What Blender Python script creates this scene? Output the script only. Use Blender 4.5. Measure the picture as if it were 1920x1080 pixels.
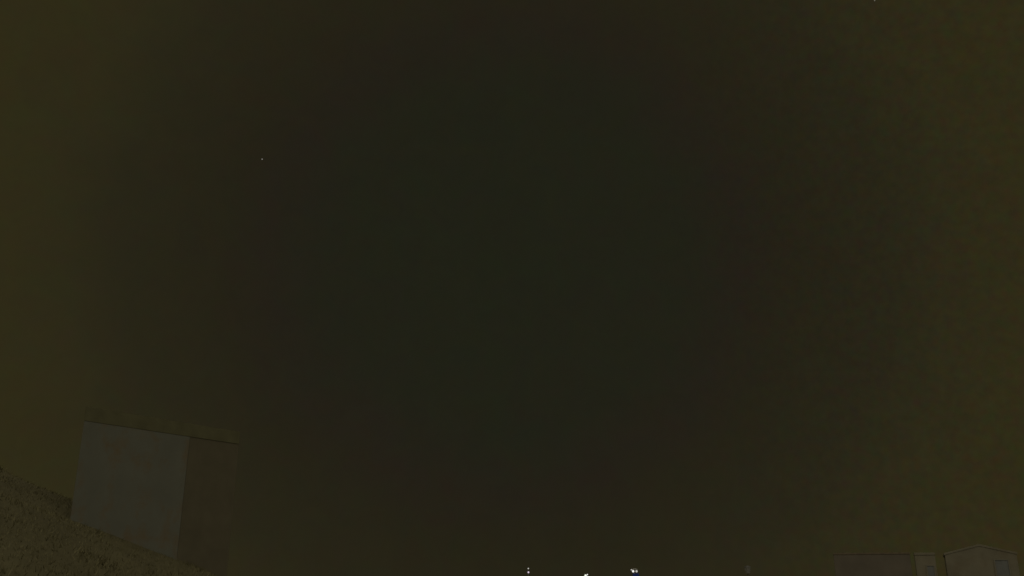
import bpy, bmesh, math, random
from mathutils import Vector, Matrix

for o in list(bpy.data.objects):
    bpy.data.objects.remove(o)
S = bpy.context.scene
COL = S.collection
random.seed(7)

# ------------------------------------------------------------------ camera
CAM = Vector((0.0, 0.0, 3.5))
FPX = 1700.0                       # focal length in photo pixels (1920 wide)
PITCH = math.radians(17.8)         # looking up: only the lowest strip shows things
cd = bpy.data.cameras.new('camera')
cd.sensor_width = 36.0
cd.lens = 36.0 * FPX / 1920.0
cd.clip_start = 0.1
cd.clip_end = 12000.0
cam = bpy.data.objects.new('camera', cd)
COL.objects.link(cam)
cam.location = CAM
cam.rotation_euler = (math.radians(90) + PITCH, 0, 0)
S.camera = cam
FWD = Vector((0, math.cos(PITCH), math.sin(PITCH)))
UPV = Vector((0, -math.sin(PITCH), math.cos(PITCH)))

def ray(px, py):
    return FWD + Vector((1, 0, 0)) * ((px - 960) / FPX) - UPV * ((py - 540) / FPX)

def at(px, py, y):                 # point seen at a photo pixel, y metres ahead
    r = ray(px, py)
    return CAM + r * (y / r.y)

def on_plane(px, py, p0, n):
    r = ray(px, py)
    return CAM + r * ((p0 - CAM).dot(n) / r.dot(n))

# ------------------------------------------------------------------ night sky
SUN_DIR = Vector((0.0, -0.55, 0.83)).normalized()      # towards the light
W = bpy.data.worlds.new('World')
S.world = W
W.use_nodes = True
nt = W.node_tree
nt.nodes.clear()
def N(t, kind, **kw):
    n = t.nodes.new(kind)
    for k, v in kw.items():
        setattr(n, k, v)
    return n
out = N(nt, 'ShaderNodeOutputWorld')
bg = N(nt, 'ShaderNodeBackground')
bg.inputs['Strength'].default_value = 1.0
tc = N(nt, 'ShaderNodeTexCoord')
# lens shading painted into the sky colour: dark in the middle, warmer and
# brighter all round
dot = N(nt, 'ShaderNodeVectorMath', operation='DOT_PRODUCT')
dd = ray(950, 490).normalized()
dot.inputs[1].default_value = dd
nt.links.new(tc.outputs['Generated'], dot.inputs[0])
ac = N(nt, 'ShaderNodeMath', operation='ARCCOSINE')
nt.links.new(dot.outputs['Value'], ac.inputs[0])
sc = N(nt, 'ShaderNodeMath', operation='MULTIPLY')
sc.inputs[1].default_value = 1.0 / math.radians(40)
nt.links.new(ac.outputs[0], sc.inputs[0])
nz1 = N(nt, 'ShaderNodeTexNoise')
nz1.inputs['Scale'].default_value = 9.0
nz1.inputs['Detail'].default_value = 3.0
nt.links.new(tc.outputs['Generated'], nz1.inputs['Vector'])
m1 = N(nt, 'ShaderNodeMath', operation='MULTIPLY_ADD')
m1.inputs[1].default_value = 0.06
m1.inputs[2].default_value = -0.03
nt.links.new(nz1.outputs['Fac'], m1.inputs[0])
ad = N(nt, 'ShaderNodeMath', operation='ADD')
nt.links.new(sc.outputs[0], ad.inputs[0])
nt.links.new(m1.outputs[0], ad.inputs[1])
def lin(r, g, b):
    f = lambda c: (c / 255 / 12.92) if c <= 10 else ((c / 255 + 0.055) / 1.055) ** 2.4
    return (f(r), f(g), f(b), 1)
ramp = N(nt, 'ShaderNodeValToRGB')
cr = ramp.color_ramp
stops = [(0.0, (31, 32, 21)), (0.28, (32, 31.8, 21.3)), (0.36, (34.5, 31, 22)), (0.44, (36, 33, 21)),
         (0.57, (39, 36, 22.3)), (0.65, (43.5, 40, 23)), (0.74, (46, 41.8, 22.5)), (1.0, (48, 43.5, 23))]
while len(cr.elements) < len(stops):
    cr.elements.new(0.5)
for e, (p, c) in zip(cr.elements, stops):
    e.position = p
    e.color = lin(*c)
nt.links.new(ad.outputs[0], ramp.inputs['Fac'])
# faint colour noise like compression blotches, put into the sky colour
nz2 = N(nt, 'ShaderNodeTexNoise')
nz2.inputs['Scale'].default_value = 30.0
nz2.inputs['Detail'].default_value = 4.0
nz2.inputs['Distortion'].default_value = 0.8
nt.links.new(tc.outputs['Generated'], nz2.inputs['Vector'])
mx = N(nt, 'ShaderNodeMix', data_type='RGBA', blend_type='OVERLAY')
mx.inputs['Factor'].default_value = 0.10
nt.links.new(ramp.outputs['Color'], mx.inputs['A'])
nt.links.new(nz2.outputs['Color'], mx.inputs['B'])
# finer colour noise put into the sky, stronger towards the right of the view
nz3 = N(nt, 'ShaderNodeTexNoise')
nz3.inputs['Scale'].default_value = 120.0
nz3.inputs['Detail'].default_value = 3.0
nt.links.new(tc.outputs['Generated'], nz3.inputs['Vector'])
sx3 = N(nt, 'ShaderNodeSeparateXYZ')
nt.links.new(tc.outputs['Generated'], sx3.inputs[0])
az = N(nt, 'ShaderNodeMath', operation='ARCTAN2')
nt.links.new(sx3.outputs['X'], az.inputs[0])
nt.links.new(sx3.outputs['Y'], az.inputs[1])
mr = N(nt, 'ShaderNodeMapRange', interpolation_type='SMOOTHSTEP')
mr.inputs['From Min'].default_value = math.radians(8)
mr.inputs['From Max'].default_value = math.radians(24)
mr.inputs['To Min'].default_value = 0.05
mr.inputs['To Max'].default_value = 0.25
nt.links.new(az.outputs[0], mr.inputs['Value'])
mx3 = N(nt, 'ShaderNodeMix', data_type='RGBA', blend_type='OVERLAY')
nt.links.new(mr.outputs['Result'], mx3.inputs['Factor'])
nt.links.new(mx.outputs['Result'], mx3.inputs['A'])
nt.links.new(nz3.outputs['Color'], mx3.inputs['B'])
sky = N(nt, 'ShaderNodeTexSky', sky_type='NISHITA', sun_disc=False)
sky.sun_elevation = math.asin(SUN_DIR.z)
sky.sun_rotation = math.atan2(SUN_DIR.x, SUN_DIR.y)
skm = N(nt, 'ShaderNodeVectorMath', operation='SCALE')
skm.inputs['Scale'].default_value = 0.00006
nt.links.new(sky.outputs['Color'], skm.inputs[0])
sm = N(nt, 'ShaderNodeVectorMath', operation='ADD')
nt.links.new(mx3.outputs['Result'], sm.inputs[0])
nt.links.new(skm.outputs[0], sm.inputs[1])
nt.links.new(sm.outputs[0], bg.inputs['Color'])
nt.links.new(bg.outputs[0], out.inputs['Surface'])

# very soft sun lamp added to lift ground and walls to the sky's tone
sd = bpy.data.lights.new('fill_sun', 'SUN')
sd.energy = 0.85
sd.angle = math.radians(110)
sd.color = (1.0, 0.93, 0.74)
so = bpy.data.objects.new('fill_sun', sd)
COL.objects.link(so)
so.rotation_euler = (-SUN_DIR).to_track_quat('-Z', 'Y').to_euler()
so.location = (0, 0, 60)

S.view_settings.view_transform = 'Standard'
S.view_settings.look = 'None'
S.view_settings.gamma = 1.0
S.view_settings.exposure = 0.0
S.view_settings.use_curve_mapping = False
S.render.engine = 'CYCLES'

# ------------------------------------------------------------------ materials
def mat(name, base, rough=0.85, var=0.25, scale=3.0, bump=0.0, metal=0.0, base2=None,
        stain=None, stain_scale=1.2, stain_amt=0.5):
    m = bpy.data.materials.new(name)
    m.use_nodes = True
    t = m.node_tree
    b = t.nodes['Principled BSDF']
    b.inputs['Roughness'].default_value = rough
    b.inputs['Metallic'].default_value = metal
    b.inputs['Specular IOR Level'].default_value = 0.25
    c = N(t, 'ShaderNodeTexCoord')
    nz = N(t, 'ShaderNodeTexNoise')
    nz.inputs['Scale'].default_value = scale
    nz.inputs['Detail'].default_value = 6
    t.links.new(c.outputs['Object'], nz.inputs['Vector'])
    r = N(t, 'ShaderNodeValToRGB')
    lo = base2 or tuple(x * (1 - var) for x in base)
    hi = base if base2 else tuple(min(1, x * (1 + var)) for x in base)
    r.color_ramp.elements[0].position = 0.3
    r.color_ramp.elements[1].position = 0.7
    r.color_ramp.elements[0].color = (*lo, 1)
    r.color_ramp.elements[1].color = (*hi, 1)
    t.links.new(nz.outputs['Fac'], r.inputs['Fac'])
    col = r.outputs['Color']
    if stain:
        n2 = N(t, 'ShaderNodeTexNoise')
        n2.inputs['Scale'].default_value = stain_scale
        n2.inputs['Detail'].default_value = 8
        n2.inputs['Roughness'].default_value = 0.65
        t.links.new(c.outputs['Object'], n2.inputs['Vector'])
        r2 = N(t, 'ShaderNodeValToRGB')
        r2.color_ramp.elements[0].position = 0.5
        r2.color_ramp.elements[0].color = (0, 0, 0, 1)
        r2.color_ramp.elements[1].position = 0.72
        r2.color_ramp.elements[1].color = (stain_amt,) * 3 + (1,)
        t.links.new(n2.outputs['Fac'], r2.inputs['Fac'])
        x = N(t, 'ShaderNodeMix', data_type='RGBA')
        t.links.new(r2.outputs['Color'], x.inputs['Factor'])
        t.links.new(col, x.inputs['A'])
        x.inputs['B'].default_value = (*stain, 1)
        col = x.outputs['Result']
    t.links.new(col, b.inputs['Base Color'])
    if bump:
        bp = N(t, 'ShaderNodeBump')
        bp.inputs['Strength'].default_value = bump
        bp.inputs['Distance'].default_value = 0.05
        t.links.new(nz.outputs['Fac'], bp.inputs['Height'])
        t.links.new(bp.outputs['Normal'], b.inputs['Normal'])
    return m

def emit(name, col, strength):
    m = bpy.data.materials.new(name)
    m.use_nodes = True
    b = m.node_tree.nodes['Principled BSDF']
    b.inputs['Base Color'].default_value = (0.15, 0.15, 0.15, 1)
    b.inputs['Emission Color'].default_value = (*col, 1)
    b.inputs['Emission Strength'].default_value = strength
    return m

M = {
    'ground': mat('dry_grass_ground', (0.114, 0.102, 0.054), 0.95, 0.18, 0.6, 0.5),
    'grass': mat('dry_grass_blades', (0.168, 0.152, 0.079), 0.9, 0.1, 1.0),
    'render': mat('grey_render_wall', (0.182, 0.186, 0.155), 0.9, 0.07, 1.4, 0.15,
                  stain=(0.20, 0.13, 0.06), stain_scale=1.3, stain_amt=0.8),
    'timber': mat('brown_timber', (0.147, 0.131, 0.089), 0.85, 0.09, 2.0, 0.1),
    'roofing': mat('dark_roof_sheet', (0.148, 0.142, 0.080), 0.8, 0.18, 2.0, 0.1),
    'pale': mat('pale_render', (0.198, 0.180, 0.130), 0.9, 0.12, 0.8, 0.1,
                stain=(0.13, 0.09, 0.05), stain_scale=0.5, stain_amt=0.5),
    'brown': mat('brown_render', (0.145, 0.125, 0.098), 0.9, 0.15, 0.6, 0.1),
    'tile': mat('clay_tile', (0.15, 0.12, 0.08), 0.85, 0.2, 1.5, 0.2),
    'frame': mat('painted_frame', (0.19, 0.175, 0.13), 0.6, 0.1, 5),
    'glass': mat('dark_glass', (0.16, 0.165, 0.16), 0.3, 0.1, 2),
    'metal': mat('grey_pole_metal', (0.12, 0.12, 0.11), 0.5, 0.1, 8, metal=0.3),
    'bracket': mat('white_bracket_metal', (0.6, 0.6, 0.56), 0.5, 0.05, 8),
    'blue': mat('blue_fringe_paint', (0.02, 0.05, 0.30), 0.4, 0.05, 4),
    'bulb': emit('lamp_white', (1.0, 0.98, 0.93), 1.0),
    'bulb_dim': emit('lamp_dim', (0.95, 0.93, 0.86), 0.5),
    'bulb_violet': emit('lamp_violet_white', (1.0, 0.82, 1.0), 0.7),
    'bulb_green': emit('lamp_green_white', (0.85, 0.93, 0.74), 0.5),
    'lantern': emit('weak_lantern', (0.9, 0.8, 0.42), 0.010),
    'star': emit('star_light', (1.0, 0.96, 0.9), 0.2),
    'star_faint': emit('star_light_faint', (1.0, 0.95, 0.8), 0.12),
}

# ------------------------------------------------------------------ helpers
def link(name, bm, m, parent=None, smooth=False):
    me = bpy.data.meshes.new(name)
    bmesh.ops.recalc_face_normals(bm, faces=bm.faces)
    bm.to_mesh(me)
    bm.free()
    me.materials.append(M[m])
    if smooth:
        for p in me.polygons:
            p.use_smooth = True
    o = bpy.data.objects.new(name, me)
    COL.objects.link(o)
    if parent:
        o.parent = parent
    return o

def thing(name, label, cat, loc=(0, 0, 0), rz=0.0, group=None):
    o = bpy.data.objects.new(name, None)
    o.empty_display_size = 0.3
    COL.objects.link(o)
    o.location = loc
    o.rotation_euler = (0, 0, rz)
    o['label'] = label
    o['category'] = cat
    if group:
        o['group'] = group
    return o

def tag(o, label, cat, group=None):
    o['label'] = label
    o['category'] = cat
    if group:
        o['group'] = group

def box(bm, x0, x1, y0, y1, z0, z1, bevel=0.0):
    vs = [bm.verts.new(p) for p in ((x0, y0, z0), (x1, y0, z0), (x1, y1, z0), (x0, y1, z0),
                                    (x0, y0, z1), (x1, y0, z1), (x1, y1, z1), (x0, y1, z1))]
    fs = [bm.faces.new([vs[i] for i in f]) for f in
          ((3, 2, 1, 0), (4, 5, 6, 7), (0, 1, 5, 4), (1, 2, 6, 5), (2, 3, 7, 6), (3, 0, 4, 7))]
    if bevel:
        es = list({e for f in fs for e in f.edges})
        bmesh.ops.bevel(bm, geom=es, offset=bevel, segments=2, affect='EDGES')

def bxo(name, m, parent, *a, bevel=0.0):
    bm = bmesh.new()
    box(bm, *a, bevel=bevel)
    return link(name, bm, m, parent)

def tube(bm, pts, radii, seg=10):
    rings = []
    for i, p in enumerate(pts):
        p = Vector(p)
        d = (Vector(pts[min(i + 1, len(pts) - 1)]) - Vector(pts[max(i - 1, 0)])).normalized()
        a = d.orthogonal().normalized() if abs(d.z) < 0.9 else Vector((1, 0, 0))
        a = (a - d * a.dot(d)).normalized()
        b = d.cross(a)
        r = radii[i] if isinstance(radii, (list, tuple)) else radii
        rings.append([bm.verts.new(p + (a * math.cos(t) + b * math.sin(t)) * r)
                      for t in [2 * math.pi * k / seg for k in range(seg)]])
    for q, w in zip(rings, rings[1:]):
        for k in range(seg):
            bm.faces.new((q[k], q[(k + 1) % seg], w[(k + 1) % seg], w[k]))
    bm.faces.new(rings[0][::-1])
    bm.faces.new(rings[-1])

def ball(name, m, parent, c, r, sub=2):
    bm = bmesh.new()
    bmesh.ops.create_icosphere(bm, subdivisions=sub, radius=r, matrix=Matrix.Translation(Vector(c)))
    return link(name, bm, m, parent, smooth=True)

# ------------------------------------------------------------------ hut plane (needed by the bank)
ANG = math.radians(33)
U = Vector((math.sin(ANG), math.cos(ANG), 0))       # along the pale wall, away from the camera
NRM = Vector((math.cos(ANG), -math.sin(ANG), 0))    # out of the pale wall
P0 = at(158, 789, 23.0)                             # top of the wall at its near end
PA = on_plane(141, 976, P0, NRM)                    # ground against the wall
PB = on_plane(331, 1046, P0, NRM)
K = (PB.z - PA.z) / (PB.x - PA.x)

# ------------------------------------------------------------------ ground
def sst(a, b, x):
    t = max(0.0, min(1.0, (x - a) / (b - a)))
    return t * t * (3 - 2 * t)

def gz(x, y):
    z = PA.z + K * (x - PA.x)
    z = 0.5 * (z + math.sqrt(z * z + 0.5))          # soft foot of the bank
    z = 7.2 - 0.5 * ((7.2 - z) + math.sqrt((7.2 - z) ** 2 + 0.6)) if z < 40 else 7.2
    z *= 1 - sst(25, 44, y)
    z *= sst(-14, 6, y)
    bump = 0.05 * math.sin(x * 1.7 + y * 0.6) + 0.04 * math.sin(y * 2.3 - x * 0.8)
    return z + (bump if z > 0.3 else 0.0)

def grid_axis(lo, hi, fine_lo, fine_hi, step, far):
    a = []
    v = fine_lo
    while v <= fine_hi:
        a.append(v)
        v += step
    g = fine_hi
    s = step
    while g < hi:
        s *= far
        g += s
        a.append(min(g, hi))
    g = fine_lo
    s = step
    while g > lo:
        s *= far
        g -= s
        a.insert(0, max(g, lo))
    return a
xs = grid_axis(-3000, 3000, -26, 4, 0.4, 1.35)
ys = grid_axis(-300, 5000, -16, 48, 0.5, 1.3)
bm = bmesh.new()
vg = [[bm.verts.new((x, y, gz(x, y))) for x in xs] for y in ys]
for j in range(len(ys) - 1):
    for i in range(len(xs) - 1):
        bm.faces.new((vg[j][i], vg[j][i + 1], vg[j + 1][i + 1], vg[j + 1][i]))
g = link('ground', bm, 'ground', smooth=True)
g['kind'] = 'structure'

# ------------------------------------------------------------------ pale hut on the bank
LP = (on_plane(356, 820, P0, NRM) - P0).dot(U)      # length of the pale wall
LT = (on_plane(449, 820, P0, NRM) - P0).dot(U)      # length with the timber end
ZT = P0.z
ZB = min(PA.z, PB.z) - 1.6
hut = thing('hut', 'pale rendered hut under a flat roof on the dark bank, lower left', 'hut',
            (P0.x, P0.y, ZB), math.pi / 2 - ANG)    # local +x runs along the wall, -y faces out
H = ZT - ZB
DEP = 3.4
# the plot is oblique: the end walls do not stand square to the pale face
back = Vector((P0.x - CAM.x, P0.y - CAM.y, 0)).normalized()
SK = back.dot(U) / back.dot(-NRM) + 0.06           # shift along the face per metre of depth
def skew(name, m, parent, x0, x1, y0, y1, z0, z1, bevel=0.0):
    bm = bmesh.new()
    box(bm, x0, x1, y0, y1, z0, z1)
    for v in bm.verts:
        v.co.x += SK * v.co.y
    if bevel:
        bmesh.ops.bevel(bm, geom=list(bm.edges), offset=bevel, segments=2, affect='EDGES')
    return link(name, bm, m, parent)
skew('wall', 'render', hut, 0, LP, 0, DEP, 0, H, bevel=0.004)
tw = skew('side_wall', 'timber', hut, LP + 0.004, LT, 0.008, DEP - 0.1, 0, H - 0.001, bevel=0.004)
tw['label'] = 'brownish end of the hut beside the pale face'
zr = (on_plane(162, 762, P0, NRM) - P0).z
roof = skew('roof', 'roofing', hut, -0.006, LT + 0.006, -0.006, DEP + 0.15, H + 0.002, H + zr, bevel=0.005)

# grass on the bank round the hut
rg = random.Random(11)
vs, fs = [], []
for _ in range(46000):
    y = rg.uniform(9, 27)
    x = rg.uniform(-17, -4.6)
    q = Vector((x, y, 0)) - Vector((P0.x, P0.y, 0))
    ly = q.dot(-NRM)
    lx = q.dot(U) - SK * ly
    if -0.1 < lx < LT + 0.1 and -0.05 < ly < DEP + 0.1:
        continue
    z = gz(x, y) - 0.02
    h = rg.uniform(0.03, 0.10) * (1.5 if math.sin(x * 2.1 + 1.3 * math.sin(y)) > 0.55 else 1.0)
    a = rg.uniform(0, 6.283)
    w = rg.uniform(0.008, 0.016)
    dx, dy = math.cos(a) * w, math.sin(a) * w
    bx_, by_ = rg.gauss(0, .5) * h, rg.gauss(0, .5) * h
    k = len(vs)
    vs += [(x - dx, y - dy, z), (x + dx, y + dy, z), (x + bx_, y + by_, z + h)]
    fs.append((k, k + 1, k + 2))
me = bpy.data.meshes.new('grass')
me.from_pydata(vs, [], fs)
me.materials.append(M['grass'])
go = bpy.data.objects.new('grass', me)
COL.objects.link(go)
go['kind'] = 'stuff'
go['label'] = 'short dry grass growing on the bank round the hut'
go['category'] = 'grass'

# ------------------------------------------------------------------ houses at the lower right
def window(parent, x0, x1, z0, z1, y=0.0):
    bm = bmesh.new()
    t = 0.07
    box(bm, x0 - t, x0, y - 0.05, y + 0.04, z0 - t, z1 + t)
    box(bm, x1, x1 + t, y - 0.05, y + 0.04, z0 - t, z1 + t)
    box(bm, x0 + 0.001, x1 - 0.001, y - 0.05, y + 0.04, z1, z1 + t - 0.002)
    box(bm, x0 + 0.001, x1 - 0.001, y - 0.05, y + 0.04, z0 - t + 0.002, z0)
    w = link('window', bm, 'frame', parent)
    bxo('pane', 'glass', w, x0 + 0.002, x1 - 0.002, y - 0.015, y - 0.005, z0 + 0.002, z1 - 0.002)
    return w

def gable_house(px0, px1, pya, pye, y, rz, dep, label, wall, roofm, wins=(), group=None):
    a, b = at(px0, pye, y), at(px1, pye, y)
    w = (b.x - a.x) * math.cos(rz)
    ze = a.z
    za = at((px0 + px1) / 2, pya, y).z
    t = thing('house', label, 'house', ((a.x + b.x) / 2, y, 0), rz, group)
    h = w / 2
    bm = bmesh.new()
    f = [bm.verts.new(p) for p in ((-h, 0, -0.3), (h, 0, -0.3), (h, 0, ze), (0, 0, za), (-h, 0, ze))]
    k = [bm.verts.new((v.co.x, dep, v.co.z)) for v in f]
    bm.faces.new(f)
    bm.faces.new(k[::-1])
    for i in range(5):
        j = (i + 1) % 5
        bm.faces.new((f[j], f[i], k[i], k[j]))
    link('wall', bm, wall, t)
    bm = bmesh.new()
    th, ov, s = 0.12, 0.06, (za - ze) / h
    pr = [(-h - ov, ze - ov * s), (0, za), (h + ov, ze - ov * s),
          (h + ov, ze - ov * s + th), (0, za + th), (-h - ov, ze - ov * s + th)]
    pr = [(x, z + 0.01) for x, z in pr]
    A = [bm.verts.new((x, -0.03, z)) for x, z in pr]
    B = [bm.verts.new((x, dep + 0.12, z)) for x, z in pr]
    for q in ((0, 1, 4, 5), (1, 2, 3, 4)):
        bm.faces.new([A[i] for i in q])
        bm.faces.new([B[i] for i in q[::-1]])
    for i in range(6):
        j = (i + 1) % 6
        bm.faces.new((A[j], A[i], B[i], B[j]))
    link('roof', bm, roofm, t)
    for x0, x1, z0, z1 in wins:
        window(t, x0, x1, z0, z1)
    return t

gable_house(1772, 1904, 1024, 1040, 58, math.radians(-24), 7,
            'pale gabled house at the lower right corner', 'pale', 'pale',
            wins=[(0.75, 1.45, 3.7, 4.6)])

def block_house(name, px0, px1, pyt, y, rz, dep, label, cat, wall, roofm, wins=(), par=0.16):
    a, b = at(px0, pyt, y), at(px1, pyt, y)
    w = (b.x - a.x) * math.cos(rz)
    t = thing(name, label, cat, ((a.x + b.x) / 2, y, 0), rz)
    bxo('wall', wall, t, -w / 2, w / 2, 0, dep, -0.3, a.z - par, bevel=0.02)
    bxo('roof', roofm, t, -w / 2 - 0.02, w / 2 + 0.02, -0.02, dep + 0.06, a.z - par + 0.004, a.z, bevel=0.02)
    for x0, x1, z0, z1 in wins:
        window(t, x0, x1, z0, z1)
    return t

block_house('outbuilding', 1714, 1752, 1036, 57, math.radians(-22), 1.6,
            'narrow pale flat roofed block just left of the gabled house', 'outbuilding', 'pale', 'pale',
            wins=[(0.06, 0.42, 3.55, 4.25)])
block_house('long_building', 1562, 1704, 1036, 75, math.radians(-19), 6,
            'long low brown building left of the narrow pale block', 'building', 'brown', 'tile')

# ------------------------------------------------------------------ street lamps
def pole(t, h, r=0.05):
    bm = bmesh.new()
    tube(bm, [(0, 0, -0.2), (0, 0, 0.35), (0, 0, 0.4), (0, 0, h)], [r * 1.9, r * 1.8, r * 1.1, r * .8], 12)
    return link('pole', bm, 'metal', t, smooth=True)

# twin globes under an arched bracket, plus a plate added for their blue colour fringe
yL = 90.0
base = at(1190, 1078, yL)
t = thing('street_lamp', 'brightest street lamp at the lower edge, two white globes under an arch', 'street lamp',
          (base.x, yL, 0))
c1, c2, c3, ap = at(1187, 1071.2, yL), at(1193.4, 1071.2, yL), at(1183.6, 1068.4, yL), at(1188.5, 1066.8, yL)
pole(t, ap.z)
br = bmesh.new()
arc = []
for i in range(13):
    a = math.pi * i / 12
    arc.append(((c1.x + c2.x) / 2 - base.x - math.cos(a) * .24, 0, c1.z + .1 + math.sin(a) * (ap.z - c1.z - .1)))
tube(br, arc, 0.035, 8)
link('bracket', br, 'bracket', t, smooth=True)
g1 = ball('globe', 'bulb', t, (c1.x - base.x, -.06, c1.z), .105)
g2 = ball('globe', 'bulb_dim', t, (c2.x - base.x, -.06, c2.z), .105)
g2['label'] = 'dimmer globe on the right of the lamp'
ball('side_light', 'bulb_dim', t, (c3.x - base.x, -.06, c3.z), .06)
p0, p1 = at(1186, 1075.2, yL), at(1198, 1083, yL)
sg = bxo('fringe_plate', 'blue', t, p0.x - base.x, p1.x - base.x, -.12, -.09, p1.z, p0.z, bevel=.01)
sg['label'] = 'added blue plate for the colour fringe just under the globes'

# a lamp with one light above another
yL = 110.0
base = at(990.4, 1070, yL)
t = thing('street_lamp', 'leftmost lit lamp, two small lights one above the other', 'street lamp', (base.x, yL, 0))
u1, u2 = at(990.6, 1066, yL), at(990.8, 1073, yL)
pole(t, u1.z - .1)
ball('lamp_head', 'bulb_dim', t, (u1.x - base.x, -.08, u1.z), .08)
ball('lamp_head', 'bulb_violet', t, (u2.x - base.x, -.12, u2.z), .10)

# a lamp cut by the lower edge of the picture
yL = 92.0
base = at(1098.5, 1079, yL)
t = thing('street_lamp', 'greenish white lamp half cut off by the lower picture edge', 'street lamp', (base.x, yL, 0))
u1, u2 = at(1097.5, 1079.3, yL), at(1101.2, 1077.4, yL)
pole(t, u2.z - .05)
ball('lamp_head', 'bulb_green', t, (u1.x - base.x, -.1, u1.z), .13)
ball('lamp_head', 'bulb_dim', t, (u2.x - base.x, -.1, u2.z), .075)
ld = bpy.data.lights.new('lamp_light', 'POINT')
ld.energy = 8
ld.color = (.85, .93, .9)
ld.shadow_soft_size = .12
lo = bpy.data.objects.new('lamp_light', ld)
COL.objects.link(lo)
lo.parent = t
lo.location = (0, -.35, u1.z)

# weak yellow lantern
yL = 88.0
base = at(1402, 1070, yL)
t = thing('lantern_post', 'weak yellowish lantern on a post, dimmest of the lights at the lower edge', 'lantern', (base.x, yL, 0))
u = at(1402, 1069, yL)
pole(t, u.z - .3)
bm = bmesh.new()
tube(bm, [(0, 0, u.z - .28), (0, 0, u.z + .25)], [.2, .32], 6)
link('lamp_glass', bm, 'lantern', t)
bm = bmesh.new()
tube(bm, [(0, 0, u.z + .252), (0, 0, u.z + .29), (0, 0, u.z + .42)], [.36, .34, .05], 6)
link('lamp_cap', bm, 'metal', t)

# ------------------------------------------------------------------ stars
p = at(491.5, 298.5, 4000)
s = ball('star', 'star', None, (0, 0, 0), 3.0)
s.location = p
tag(s, 'single small white star in the upper left of the dark sky', 'star')
p = at(1640, 1.0, 4000)
s = ball('star', 'star_faint', None, (0, 0, 0), 3.2)
s.location = p
tag(s, 'faint star at the very top edge toward the right', 'star')
